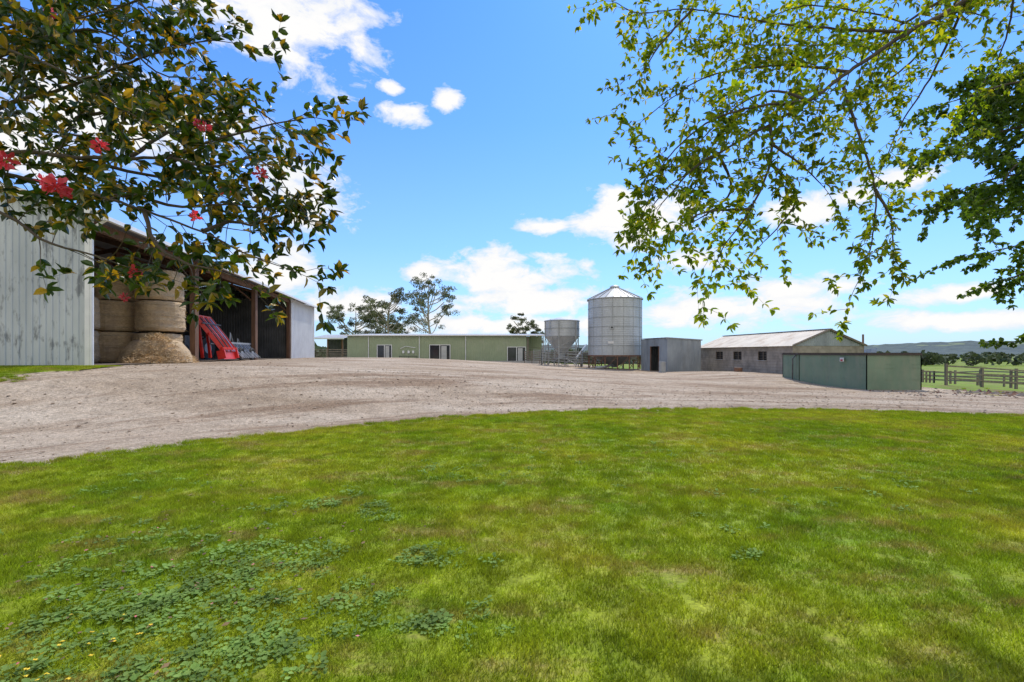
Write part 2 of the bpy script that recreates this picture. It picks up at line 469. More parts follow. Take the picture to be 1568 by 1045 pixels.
for i in range(3200):
    x = R.uniform(-14, 16); e = float(edge_s(x)); y = e+.08+abs(R.gauss(0, 5))
    s = R.uniform(.010, .030)*(1 if R.random() < .95 else 1.9); c = V(x, y, G(x, y)+s*.4)
    vs = [c+V(R.uniform(.7, 1.1)*s*a, R.uniform(.7, 1.1)*s*b, R.uniform(.4, .8)*s*cc) for a, b, cc in ((1,0,0),(0,1,0),(-1,0,0),(0,-1,0),(0,0,1),(0,0,-1))]
    mb.add(vs, [(0,1,4),(1,2,4),(2,3,4),(3,0,4),(1,0,5),(2,1,5),(3,2,5),(0,3,5)], M_stone)
mb.obj('loose_stones')

# ------------------------------------------------------------------ hay shed
def S(s, w, z): return V(-13.9-.189*s-.982*w, 15+.982*s-.189*w, z)
SH = empty('hay_shed'); g0 = 1.12; EV = 6.2; RW = 8.0; RZ = 8.4; SL = 30.6; SD = 16.0
mb = MB()
mb.corr(S(0, RW, g0), S(0, .12, g0), S(0, .12, EV+.03), S(0, RW, RZ), .19, .03, M_zinc)
mb.corr(S(0, SD, g0), S(0, RW, g0), S(0, RW, RZ), S(0, SD, EV), .19, .03, M_zinc)
mb.obj('end_wall', SH)
mb = MB()
mb.corr(S(SL, 0, g0), S(SL, RW, g0), S(SL, RW, RZ), S(SL, 0, EV), .19, .03, M_white)
mb.corr(S(SL, RW, g0), S(SL, SD, g0), S(SL, SD, EV), S(SL, RW, RZ), .19, .03, M_white)
mb.corr(S(22.9, 0, g0), S(SL, 0, g0), S(SL, 0, EV-.1), S(22.9, 0, EV-.1), .19, .03, M_white)
mb.beam(S(22.85, -.02, g0), S(22.85, -.02, EV-.1), .12, .12, M_trim)
mb.beam(S(SL+.02, -.03, g0), S(SL+.02, -.03, EV), .12, .12, M_trim)
mb.obj('front_cladding', SH)
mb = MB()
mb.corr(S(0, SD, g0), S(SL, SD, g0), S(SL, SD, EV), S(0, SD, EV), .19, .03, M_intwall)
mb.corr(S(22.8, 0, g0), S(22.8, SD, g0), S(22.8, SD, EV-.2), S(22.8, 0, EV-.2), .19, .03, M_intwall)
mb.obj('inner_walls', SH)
mb = MB()
mb.corr(S(-.25, -.55, EV-.12), S(SL+.2, -.55, EV-.12), S(SL+.2, RW, RZ+.06), S(-.25, RW, RZ+.06), .19, .03, M_roofg)
mb.corr(S(-.25, RW, RZ+.06), S(SL+.2, RW, RZ+.06), S(SL+.2, SD+.3, EV-.05), S(-.25, SD+.3, EV-.05), .19, .03, M_roofg)
mb.beam(S(-.28, -.6, EV-.15), S(-.28, RW, RZ+.02), .05, .25, M_trim)
mb.obj('roof', SH)
mb = MB()
mb.beam(S(-.27, -.62, EV-.2), S(SL+.2, -.62, EV-.2), .13, .13, M_trim)
mb.tube([S(-.06, -.08, g0), S(-.06, -.08, EV-.5), S(-.06, -.5, EV-.2)], .05, 8, M_trim)
mb.beam(S(0, .03, g0), S(0, .03, EV-.1), .16, .16, M_trim)
mb.tube([S(22.7, -.1, g0), S(22.7, -.1, EV-.5), S(22.7, -.5, EV-.2)], .05, 8, M_trim)
mb.obj('gutter', SH)
mb = MB()
for s in (7.13, 15.07, 22.7):
    mb.beam(S(s, .1, g0-.05), S(s, .1, EV-.35), .26, .26, M_timber)
for s in (.2, 7.13, 15.07, 22.7):
    mb.beam(S(s, 8, g0), S(s, 8, RZ-.3), .25, .25, M_timber)
    mb.beam(S(s, 0, EV-.4), S(s, 8, RZ-.35), .12, .22, M_timber)
    mb.beam(S(s, 8, RZ-.35), S(s, 16, EV-.4), .12, .22, M_timber)
    mb.beam(S(s, .1, EV-1.3), S(s, 1.5, EV-.1), .1, .1, M_timber)
mb.beam(S(0, .1, EV-.32), S(22.8, .1, EV-.32), .12, .3, M_timber)
for w in np.arange(1, 16, 1.3):
    z = EV-.12+(RZ-EV+.1)*(1-abs(w-8)/8)-.1
    mb.beam(S(0, w, z), S(22.8, w, z), .06, .12, M_timber)
for z in (g0+1.2, g0+2.6, g0+4.0):
    mb.beam(S(.08, .2, z), S(.08, 8, z), .06, .12, M_timber)
mb.obj('frame', SH)
mb = MB(); mb.add([S(0,0,g0-.0)+V(0,0,.07), S(SL,0,g0+.07), S(SL,SD,g0+.07), S(0,SD,g0+.07)], [(0,1,2,3)], mat('dirt_floor', (.20,.15,.11), (.13,.10,.07), 2, .95, bump=.5))
mb.obj('floor', SH)

def bale(s, w, z, r=.93, h=1.36, nm='hay_bale'):
    mb = MB(); c = S(s, w, z); n_ = 40
    prof = [(0, 0), (r*.6, .0), (r*.93, .02), (r*.99, .1)]
    for k in range(1, 12):
        prof.append((r*(1+.012*math.sin(k*2.1+s)), .1+(h-.2)*k/12))
    prof += [(r*.99, h-.1), (r*.94, h-.03), (r*.6, h+.01), (0, h+.02)]
    mb.lathe((0,0,0), prof, n_, M_hay, R.random())
    for i in range(len(mb.v)):
        x, y, zz = mb.v[i]; f = 1+.02*math.sin(5*math.atan2(y, x)+zz*3+s)+R.uniform(-.012, .012)
        mb.v[i] = (x*f, y*f, zz+R.uniform(-.006, .006))
    for zb in (.18, h*.5, h-.18):
        mb.lathe((0,0,0), [(r*1.012, zb-.02), (r*1.022, zb), (r*1.012, zb+.02)], n_, M_net)
    for k in range(420):
        a = R.uniform(0, 6.28); zz = R.uniform(.05, h); p = V(math.cos(a)*r, math.sin(a)*r, zz)*1
        d = V(math.cos(a+R.uniform(-1.4, 1.4)), math.sin(a+R.uniform(-1.4, 1.4)), R.uniform(-.9, .5))*R.uniform(.05, .14)
        e = V(0, 0, .005); mb.add([p-e, p+d, p+e], [(0,1,2)], M_straw)
    mb.v = [(v[0]+c.x, v[1]+c.y, v[2]+c.z) for v in mb.v]
    return mb.obj(nm, None, False)
zf = g0+.07
for (s, w, nb) in ((6.0, .98, 3), (6.25, 3.0, 3), (6.25, 5.1, 3), (4.2, 5.2, 3), (2.2, 5.3, 2), (4.1, 3.3, 2)):
    for k in range(nb):
        if (s, k) == (6.0, 0): bale(s+.02, w+.1, zf, .9, 1.3)
        else: bale(s+R.uniform(-.05, .05), w+R.uniform(-.05, .05), zf+k*1.38, R.uniform(.9, .95))
mb = MB()
for k in range(9000):
    a = R.uniform(0, 6.283); t_ = R.random()**.5
    ss = 5.2+t_*1.75*math.cos(a); ww = .55+t_*1.15*math.sin(a)
    h = max(0, 1.25*(1-t_**2.2))*(.8+.25*math.sin(ss*3)); p = S(ss, ww, zf+h*R.uniform(.75, 1.05))
    d = V(R.gauss(0,1), R.gauss(0,1), R.gauss(-.3,.6)).normalized()*R.uniform(.06, .2)
    e = d.cross(V(R.gauss(0,1), R.gauss(0,1), R.gauss(0,1))).normalized()*.008
    mb.add([p-e, p+e, p+d+e, p+d-e], [(0,1,2,3)], M_straw)
prof = [(1.35, 0), (1.2, .5), (.9, .9), (.4, 1.08), (0, 1.12)]
mb.lathe(S(5.25, .75, zf), prof, 20, M_hay)
mb.obj('loose_hay')

# red folding implement: inclined open frame with steel bars
RI = empty('farm_implement')
def Q(a, b, z): return S(9.7+a, .5-b, zf+z)
mb = MB()
for a in (0, .55, 1.1, 1.65):
    mb.beam(Q(a-.35, -.55, 2.35), Q(a+.25, .55, .55), .07, .20, M_red)
mb.beam(Q(-.45, -.58, 2.38), Q(1.4, -.58, 2.38), .12, .14, M_red)
mb.beam(Q(-.15, 0, 1.45), Q(1.7, 0, 1.45), .10, .12, M_red)
mb.beam(Q(.15, .5, .62), Q(2.1, .5, .62), .14, .22, M_red)
mb.add([Q(-.42,-.60,2.3), Q(-.05,-.60,2.3), Q(.50,.42,.62), Q(.13,.42,.62)], [(0,1,2,3)], M_red)
mb.add([Q(.5,-.60,2.3), Q(.78,-.60,2.3), Q(1.32,.42,.62), Q(1.05,.42,.62)], [(0,1,2,3)], M_red)
mb.beam(Q(.2, .45, .55), Q(.2, .55, .1), .12, .4, M_red); mb.beam(Q(1.9, .45, .55), Q(1.9, .55, .1), .12, .4, M_red)
mb.add([Q(.2,.62,.08), Q(1.9,.62,.08), Q(1.9,.5,.55), Q(.2,.5,.55)], [(0,1,2,3)], M_red)
mb.beam(Q(.6, -.6, .15), Q(.1, -.6, 2.1), .12, .14, M_red); mb.beam(Q(1.5, -.6, .15), Q(1.0, -.6, 2.1), .12, .14, M_red)
mb.obj('body', RI)
mb = MB()
for a in np.arange(.1, 2.0, .275):
    mb.tube([Q(a-.38, -.45, 2.32), Q(a-.05, .15, 1.35), Q(a+.18, .62, .5)], .035, 6, M_steel if int(a*10) % 2 else M_chrome)
for z in (.9, 2.0): mb.tube([Q(-.4, .2-z*.35+.3, z), Q(1.8, .2-z*.35+.3, z)], .04, 8, M_steel)
for k in range(11):
    mb.tube([Q(2.0+.28*k, .2, 1.0), Q(2.1+.28*k, .5, .5), Q(2.1+.28*k, .9, .12)], .025, 5, M_chrome if k % 2 else M_galv2)
mb.beam(Q(1.7, .2, 1.0), Q(5.2, .2, 1.0), .1, .1, M_galv2); mb.beam(Q(1.7, .1, .5), Q(5.2, .1, .6), .1, .1, M_galv2)
mb.tube([Q(2.2, .1, .6), Q(2.6, 0, 1.6), Q(3.0, .1, .7)], .04, 6, M_galv2)
mb.tube([Q(3.4, .1, .6), Q(3.7, 0, 1.3), Q(4.2, .1, .7)], .03, 6, M_galv2)
mb.obj('tines', RI)
mb = MB()
for a in (2.9, 4.6):
    c = Q(a, .5, .35)
    ring = [c+(S(1,0,0)-S(0,0,0))*.32*math.cos(t_)+V(0,0,.32*math.sin(t_)) for t_ in np.linspace(0, 2*math.pi, 17)]
    mb.tube(ring, .08, 8, M_rubber, False); mb.tube([c-(S(0,1,0)-S(0,0,0))*.06, c+(S(0,1,0)-S(0,0,0))*.06], .2, 12, M_galv2)
mb.obj('wheels', RI)
mb = MB()
c = S(16.5, 5, zf)
mb.box(c+V(0,0,1.1), (1.5, 2.6, .9), M_steel, .19); mb.box(c+V(-.2,.6,2.0), (1.3, 1.3, 1.0), M_glass, .19)
mb.box(c+V(-.2,.6,2.56), (1.5, 1.5, .1), M_steel, .19)
for dx, dy, r in ((.9,1.0,.75),(-.9,1.0,.75),(.8,-1.1,.5),(-.8,-1.1,.5)):
    mb.tube([c+V(dx-.15,dy,r), c+V(dx+.15,dy,r)], r, 20, M_rubber); mb.tube([c+V(dx-.17,dy,r), c+V(dx+.17,dy,r)], r*.5, 12, M_galv2)
mb.obj('tractor')

# ------------------------------------------------------------------ far open shed
OS = empty('open_shed'); mb = MB(); xA, xB, yy = -31.5, -26.8, 72; z0 = G(-29, 72)
for x in (xA, (xA+xB)/2, xB):
    mb.beam((x, yy, z0-.2), (x, yy, z0+3.4), .18, .18, M_timber); mb.beam((x, yy+6, z0-.2), (x, yy+6, z0+3.8), .18, .18, M_timber)
mb.obj('posts', OS); mb = MB()
mb.corr((xA-.5, yy-.5, z0+3.4), (xB+.4, yy-.5, z0+3.4), (xB+.4, yy+6.5, z0+4.2), (xA-.5, yy+6.5, z0+4.2), .25, .04, M_roofg)
mb.beam((xA-.5, yy-.5, z0+3.35), (xB+.4, yy-.5, z0+3.35), .1, .22, M_white)
mb.obj('roof', OS); mb = MB()
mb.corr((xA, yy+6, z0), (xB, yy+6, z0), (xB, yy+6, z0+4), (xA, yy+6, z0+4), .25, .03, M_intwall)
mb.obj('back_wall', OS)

def rail_fence(name, pts, h, n_rail, sp=2.4, m=M_timberg, w=.12, rw=.03, rh=.12):
    mb = MB()
    for a, b in zip(pts[:-1], pts[1:]):
        L = math.dist(a, b); k = max(1, int(L/sp))
        for i in range(k+1):
            t_ = i/k; x = a[0]+(b[0]-a[0])*t_; y = a[1]+(b[1]-a[1])*t_; z = G(x, y)
            mb.beam((x, y, z-.2), (x+R.uniform(-.03,.03), y, z+h+R.uniform(.0,.12)), w, w, m)
            if i < k:
                t2 = (i+1)/k; x2 = a[0]+(b[0]-a[0])*t2; y2 = a[1]+(b[1]-a[1])*t2; z2 = G(x2, y2)
                for j in range(n_rail):
                    hh = h*(.3+.65*j/max(1, n_rail-1))
                    mb.beam((x, y-w*.6, z+hh+R.uniform(-.03,.03)), (x2, y2-w*.6, z2+hh+R.uniform(-.03,.03)), rw, rh, m)
    return mb.obj(name)
rail_fence('timber_fence', [(-29, 66), (-21.8, 64)], 1.4, 4)
rail_fence('timber_fence', [(24.8, 26), (33, 28), (50, 31)], 1.1, 3, 2.4, M_timberg, .11, .025, .08)
rail_fence('timber_fence', [(33, 28), (38, 41), (60, 70)], 1.1, 3, 2.8, M_timberg, .11, .025, .08)
rail_fence('timber_fence', [(30, 42), (60, 46), (95, 52)], 1.15, 3, 3)
rail_fence('cattle_yard', [(2.6, 54), (9.5, 52), (13, 47)], 1.7, 6, 1.8, M_galv2, .08, .04, .07)
rail_fence('cattle_yard', [(1.6, 58), (6.0, 50.5), (9, 49)], 1.5, 5, 1.6, M_timberg, .1, .04, .12)
rail_fence('cattle_yard', [(3.4, 50), (3.0, 46.2), (6.9, 45.3), (7.6, 49)], 1.6, 5, 1.3, M_galv2, .07, .035, .055)

# ------------------------------------------------------------------ long green building
GB = empty('green_farm_building'); x0, x1, yf, yb, zt = -21.7, 4.2, 60.0, 70.0, 3.95
mb = MB()
mb.corr((x0, yf, .1), (1.9, yf, .1), (1.9, yf, zt), (x0, yf, zt), .3, .025, M_green)
mb.corr((x0, yb, .1), (x0, yf, .1), (x0, yf, zt), (x0, yb, zt+.5), .3, .025, M_green)
mb.corr((x1, yf+4, .1), (x1, yb, .1), (x1, yb, zt+.5), (x1, yf+4, zt+.2), .3, .025, M_green)
mb.corr((1.9, yf+.05, .1), (1.9, yf+4, .1), (1.9, yf+4, zt), (1.9, yf+.05, zt), .3, .025, M_green)
mb.corr((1.9, yf+4, .1), (x1, yf+4, .1), (x1, yf+4, zt), (1.9, yf+4, zt), .3, .025, M_green)
mb.obj('walls', GB); mb = MB()
mb.corr((x0-.3, yf-.35, zt+.02), (x1+.3, yf-.35, zt+.02), (x1+.3, yb+.3, zt+.6), (x0-.3, yb+.3, zt+.6), .3, .03, M_roofg)
mb.beam((x0-.3, yf-.4, zt-.02), (x1+.3, yf-.4, zt-.02), .12, .14, M_trim)
mb.obj('roof', GB)
def door(mb, x, w, zb, h, y=yf-.03):
    mb.box((x, y, zb+h/2), (w, .05, h), M_glass)
    mb.box((x+w*.2, y-.03, zb+h*.5), (w*.26, .02, h*.86), M_blind)
    for xx in (x-w/2, x, x+w/2): mb.box((xx, y-.04, zb+h/2), (.08, .06, h+.08), M_trim)
    for zz in (zb, zb+h): mb.box((x, y-.045, zz), (w+.08, .06, .08), M_trim)
mb = MB()
door(mb, -16.8, 1.9, .72, 1.95); door(mb, -9.5, 2.7, .58, 2.1); door(mb, .6, 2.4, .3, 2.1)
mb.obj('glass_doors', GB); mb = MB()
for xx in (-18.9, -6.1, -12.2): mb.tube([(xx, yf-.08, .3), (xx, yf-.08, zt-.1)], .05, 8, M_trim)
mb.tube([(-14.7, yf-.1, 2.2), (-14.0, yf-.1, 2.5), (-12.7, yf-.1, 2.3)], .04, 6, M_trim)
for xx in (-14.3, -13.6, -13.0): mb.box((xx, yf-.1, 1.75), (.25, .12, .35), M_trim)
mb.tube([(-14.8, yf-.1, 1.2), (-12.5, yf-.1, 1.2)], .03, 6, M_steel)
for xx in (-14.8, -13.6, -12.5): mb.tube([(xx, yf-.1, .6), (xx, yf-.1, 1.2)], .03, 6, M_steel)
mb.obj('pipes', GB); mb = MB()
for xx in (2.1, 4.1): mb.beam((xx, yf, .1), (xx, yf, zt-.02), .14, .14, M_timberg)
for k in range(7): mb.beam((2.0, yf+.3*k, .5+.33*k), (4.2, yf+.3*k, .25+.33*k), .3, .05, M_timberg)
mb.obj('verandah', GB); mb = MB()
mb.box((-9, yf-.6, .38), (26, 1.0, .4), M_conc); mb.obj('plinth', GB)

# ------------------------------------------------------------------ silos
def ribbed(r, z0, z1, n_, amp=.02):
    out = []
    k = int((z1-z0)/n_)
    for i in range(k+1):
        z = z0+(z1-z0)*i/k; out.append((r+(amp if i % 2 else 0), z))
    return out
SI = empty('grain_silo'); cx, cy, r = 10.15, 45, 2.58; gb = G(cx, cy)
mb = MB(); mb.lathe((cx, cy, 0), ribbed(r, 1.38, 6.85, .09, .012), 64, M_galv)
for z in (1.4, 2.3, 3.2, 4.1, 5.0, 5.95, 6.83): mb.lathe((cx, cy, 0), [(r+.01, z-.025), (r+.035, z-.02), (r+.035, z+.02), (r+.01, z+.025)], 64, M_galv2)
for k in range(16):
    a = k*math.pi/8+.1; mb.beam((cx+(r+.02)*math.cos(a), cy+(r+.02)*math.sin(a), 1.4), (cx+(r+.02)*math.cos(a), cy+(r+.02)*math.sin(a), 6.85), .025, .02, M_galv2)
mb.obj('bin', SI, False); mb = MB()
mb.lathe((cx, cy, 0), [(r+.14, 6.80), (r+.14, 6.86), (.45, 8.0), (.45, 8.12), (.5, 8.14), (.3, 8.28), (0, 8.34)], 24, M_galv)
for k in range(24):
    a = k*2*math.pi/24; ca, sa = math.cos(a), math.sin(a)
    mb.beam((cx+(r+.14)*ca, cy+(r+.14)*sa, 6.89), (cx+.45*ca, cy+.45*sa, 8.03), .04, .05, M_galv2)
mb.obj('roof', SI); mb = MB()
mb.lathe((cx, cy, 0), [(r, 1.38), (.35, .35), (.3, .2)], 32, M_galv2)
mb.obj('hopper_cone', SI); mb = MB()
for k in range(14):
    a = k*2*math.pi/14+.1; ca, sa = math.cos(a), math.sin(a); b = a+2*math.pi/14
    p = V(cx+r*ca, cy+r*sa, gb-.1); p2 = V(cx+r*math.cos(b), cy+r*math.sin(b), 0)
    mb.beam(p, V(p.x, p.y, 1.4), .09, .09, M_rust)
    mb.beam(V(p.x, p.y, .1), V(p2.x, p2.y, 1.3), .04, .04, M_rust)
mb.lathe((cx, cy, 0), [(r+.03, 1.28), (r+.06, 1.28), (r+.06, 1.4), (r+.03, 1.4)], 32, M_rust)
mb.tube([(cx, cy, .5), (cx-1.6, cy-2.6, .3), (cx-2.4, cy-2.8, .25)], .12, 8, M_galv2)
mb.obj('stand', SI); mb = MB()
a = math.radians(-108)
mb.tube([(cx+(r)*math.cos(a), cy+r*math.sin(a), 4.0), (cx+(r+.09)*math.cos(a), cy+(r+.09)*math.sin(a), 4.0)], .2, 16, M_galv2)
mb.tube([(cx+(r)*math.cos(a), cy+r*math.sin(a), 4.0), (cx+(r+.11)*math.cos(a), cy+(r+.11)*math.sin(a), 4.0)], .08, 12, M_dark)
mb.box((cx-.9, cy-r+.08, 2.6), (.6, .05, .22), M_sign, .1)
mb.obj('hatch', SI)

FH = empty('feed_hopper'); cx, cy, r = 5.15, 47, 1.78; gb = G(cx, cy)
mb = MB(); mb.lathe((cx, cy, 0), ribbed(r, 3.3, 4.9, .08, .015), 48, M_galv)
for z in (3.3, 4.1, 4.88): mb.lathe((cx, cy, 0), [(r+.01, z-.03), (r+.04, z-.03), (r+.04, z+.03), (r+.01, z+.03)], 48, M_galv2)
mb.lathe((cx, cy, 0), [(r+.08, 4.88), (r+.02, 4.95), (.4, 5.25), (0, 5.28)], 32, M_galv)
mb.obj('bin', FH); mb = MB()
mb.lathe((cx, cy, 0), [(r, 3.3), (.35, 1.5), (.28, 1.1)], 40, M_galv); mb.obj('hopper_cone', FH); mb = MB()
for k in range(6):
    a = k*math.pi/3+.25; b = a+math.pi/3
    p = V(cx+(r+.04)*math.cos(a), cy+(r+.04)*math.sin(a), gb-.1); q = V(cx+(r+.04)*math.cos(b), cy+(r+.04)*math.sin(b), 0)
    mb.beam(p, V(p.x, p.y, 4.9), .09, .09, M_galv2)
    for z in (1.1, 2.2, 3.25): mb.beam(V(p.x, p.y, z), V(q.x, q.y, z), .06, .06, M_galv2)
    mb.beam(V(p.x, p.y, .3), V(q.x, q.y, 1.1), .045, .045, M_galv2); mb.beam(V(p.x, p.y, 2.2), V(q.x, q.y, 3.2), .045, .045, M_galv2)
mb.tube([(cx, cy, 1.2), (cx+1.2, cy-1.5, 1.0), (cx+3, cy+3, 2.5)], .1, 8, M_galv2)
for sgn in (-.22, .22): mb.beam((cx-1.7+sgn, cy-1.2, gb), (cx-1.1+sgn, cy-1.35, 5.0), .04, .04, M_galv2)
for z in np.arange(.5, 4.9, .35):
    f = z/5; mb.beam((cx-1.92+.6*f, cy-1.2-.15*f, z), (cx-1.48+.6*f, cy-1.2-.15*f, z), .03, .03, M_galv2)
mb.obj('stand', FH)

# ------------------------------------------------------------------ small grey shed
SS = empty('small_metal_shed')
A = V(13.15, 38.5, -.1); B = V(12.0, 42.3, -.1); C = V(16.4, 39.5, -.1); D = C+(B-A)
def up(p, z): return V(p.x, p.y, z)
mb = MB()
dA = A.lerp(B, .30); dB = A.lerp(B, .62)
mb.corr(dA, A, up(A, 2.88), up(dA, 2.88), .2, .02, M_shedg, False)
mb.corr(B, dB, up(dB, 2.86), up(B, 2.86), .2, .02, M_shedg, False)
mb.corr(up(dB, 2.2), up(dA, 2.2), up(dA, 2.86), up(dB, 2.86), .2, .02, M_shedg, False)
mb.corr(A, C, up(C, 2.7), up(A, 2.88), .2, .02, M_shedg, False)
mb.corr(C, D, up(D, 2.7), up(C, 2.7), .2, .02, M_shedg, False)
mb.corr(D, B, up(B, 2.88), up(D, 2.7), .2, .02, M_shedg, False)
mb.obj('walls', SS); mb = MB()
mb.corr(up(B, 2.92)+V(-.15,.1,0), up(A, 2.92)+V(-.15,-.15,0), up(C, 2.74)+V(.15,-.1,0), up(D, 2.74)+V(.15,.1,0), .2, .02, M_roofg, False)
mb.beam(up(A, 2.9)+V(-.1,-.05,0), up(C, 2.73)+V(.1,-.05,0), .05, .1, M_galv2)
mb.obj('roof', SS); mb = MB()
mb.beam(up(dA, 0), up(dA, 2.2), .08, .08, M_rust); mb.beam(up(dB, 0), up(dB, 2.2), .08, .08, M_rust)
mb.obj('door_frame', SS)

# ------------------------------------------------------------------ block building
BB = empty('concrete_block_shed')
O = V(18.5, 30, 0); dl = V(-.1, .995, 0); dg = V(.995, .1, 0); Lb = 12.2; Wb = 5.1; ez = 2.08; rz = 3.12
def K(l, w, z): p = O+dl*l+dg*w; return V(p.x, p.y, z)
mb = MB()
wins = [(2.6, 3.6), (5.6, 6.7), (8.2, 9.3)]
zs0, zs1 = 1.05, 1.72
def wallq(a, b, z0, z1): mb.add([K(b, 0, z0), K(a, 0, z0), K(a, 0, z1), K(b, 0, z1)], [(0,1,2,3)], M_block)
prev = 0
for (a, b) in wins:
    wallq(prev, a, -.3, ez); wallq(a, b, -.3, zs0); wallq(a, b, zs1, ez); prev = b
wallq(prev, Lb, -.3, ez)
mb.add([K(0,0,-.3), K(0,Wb,-.8), K(0,Wb,ez), K(0,0,ez)], [(0,1,2,3)], M_block)
mb.add([K(Lb,Wb,-.8), K(Lb,0,-.3), K(Lb,0,ez), K(Lb,Wb/2,rz), K(Lb,Wb,ez)], [(0,1,2,3,4)], M_block)
mb.add([K(0,Wb,-.8), K(Lb,Wb,-.8), K(Lb,Wb,ez), K(0,Wb,ez)], [(0,1,2,3)], M_block)
for z in np.arange(.2, 2.0, .2): mb.beam(K(-.006, 0, z), K(Lb, 0, z)+V(-.006, 0, 0), .012, .012, M_timberg)
mb.obj('walls', BB); mb = MB()
mb.corr(K(-.02,0,ez), K(-.02,Wb/2,ez), K(-.02,Wb/2,rz), K(-.02,0,ez+.01), .16, .02, M_shedg, False)
mb.corr(K(-.02,Wb/2,ez), K(-.02,Wb,ez), K(-.02,Wb,ez+.01), K(-.02,Wb/2,rz), .16, .02, M_shedg, False)
mb.beam(K(-.15,-.1,ez+.02), K(-.15,Wb/2,rz+.06), .04, .12, M_timberg); mb.beam(K(-.15,Wb+.1,ez+.02), K(-.15,Wb/2,rz+.06), .04, .12, M_timberg)
mb.obj('gable', BB); mb = MB()
mb.corr(K(Lb+.2,-.25,ez-.02), K(-.2,-.25,ez-.02), K(-.2,Wb/2,rz+.06), K(Lb+.2,Wb/2,rz+.06), .16, .02, M_oldroof, False)
mb.corr(K(-.2,Wb+.25,ez-.02), K(Lb+.2,Wb+.25,ez-.02), K(Lb+.2,Wb/2,rz+.06), K(-.2,Wb/2,rz+.06), .16, .02, M_oldroof, False)
mb.beam(K(-.2,Wb/2,rz+.09), K(Lb+.2,Wb/2,rz+.09), .3, .03, M_galv2)
mb.obj('roof', BB); mb = MB()
for (a, b) in wins:
    mb.add([K(b,.12,zs0), K(a,.12,zs0), K(a,.12,zs1), K(b,.12,zs1)], [(0,1,2,3)], M_dark)
    mb.beam(K(a,-.02,zs0), K(b,-.02,zs0), .1, .05, M_conc); mb.beam(K((a+b)/2,.08,zs0), K((a+b)/2,.08,zs1), .04, .04, M_timberg)
    for l in (a, b): mb.beam(K(l,.03,zs0), K(l,.03,zs1), .06, .05, M_timberg)
mb.obj('windows', BB); mb = MB()
mb.add([K(-.6,Wb,-.6), K(3.5,Wb+2.2,-.8), K(3.5,Wb+2.2,1.7), K(-.6,Wb+.4,1.95)], [(0,1,2,3)], M_zinc)
mb.tube([K(1.0, Wb+.9, -.5), K(1.0, Wb+.9, 2.9)], .06, 8, M_rust)
mb.obj('annex', BB)
mb = MB(); mb.tube([(12.2, 36.9, 0), (12.2, 36.9, .9)], .28, 14, M_galv2); mb.tube([(17.0, 34.2, 0), (17.0, 34.2, .5)], .3, 14, M_rust); mb.obj('drum')

# ------------------------------------------------------------------ green steel tank
GT = empty('green_steel_tank'); zt_ = 1.52
P = [V(15.6, 26.2, .1), V(15.15, 24, .05), V(15.35, 19.7, -.1), V(17.75, 19.75, -.1), V(18.05, 26.3, -.1)]
mb = MB()
for i in range(5):
    a, b = P[i], P[(i+1) % 5]
    mb.corr(a, b, up(b, zt_), up(a, zt_), 1.15, -.012, M_green2)
    for z in (.45, .95): mb.beam(up(a, z), up(b, z), .010, .02, M_green2)
    k = max(1, int((b-a).length/2.3))
    for j in range(k+1):
        p = a.lerp(b, j/k); mb.beam(p, up(p, zt_-.02), .03, .03, M_green2)
mb.obj('panels', GT); mb = MB()
for i in range(5): mb.beam(up(P[i], zt_+.02), up(P[(i+1) % 5], zt_+.02), .12, .07, M_rim)
for p, q in ((P[0], P[4]), (P[1], V(17.9, 23, 0)), (P[2], P[3])): mb.beam(up(p, zt_+.07), up(q, zt_+.07), .07, .05, M_rim)
mb.obj('rim', GT); mb = MB()
mb.add([up(p, 1.1) for p in P], [(0,1,2,3,4)], M_glass); mb.obj('water', GT); mb = MB()
mb.box((15.22, 21.0, 1.3), (.02, .26, .18), M_sign, -.05); mb.box((15.205, 21.0, 1.27), (.02, .14, .08), M_signr, -.05)
mb.tube([(15.1, 24.5, .2), (15.05, 24.4, 1.3), (15.3, 24.4, 1.6)], .03, 6, M_steel)
mb.obj('sign', GT)
mb = MB()
for i in range(900):
    x = R.uniform(15, 34); y = R.choice([R.gauss(18.6, .7), R.gauss(17.4, .6)])
    if 15.1 < x < 18.1 and y > 19.4: continue
    s = R.uniform(.04, .16)*(1 if x > 18.5 else .5); c = V(x, y, G(x, y)+s*.1)
    vs = [c+V(R.uniform(.6, 1.3)*s*a, R.uniform(.6, 1.3)*s*b, R.uniform(.4, .9)*s*cc) for a, b, cc in ((1,0,0),(0,1,0),(-1,0,0),(0,-1,0),(0,0,1),(0,0,-1))]
    mb.add(vs, [(0,1,4),(1,2,4),(2,3,4),(3,0,4),(1,0,5),(2,1,5),(3,2,5),(0,3,5)], M_rust if R.random() < .5 else M_timberg)
mb.obj('rubble')

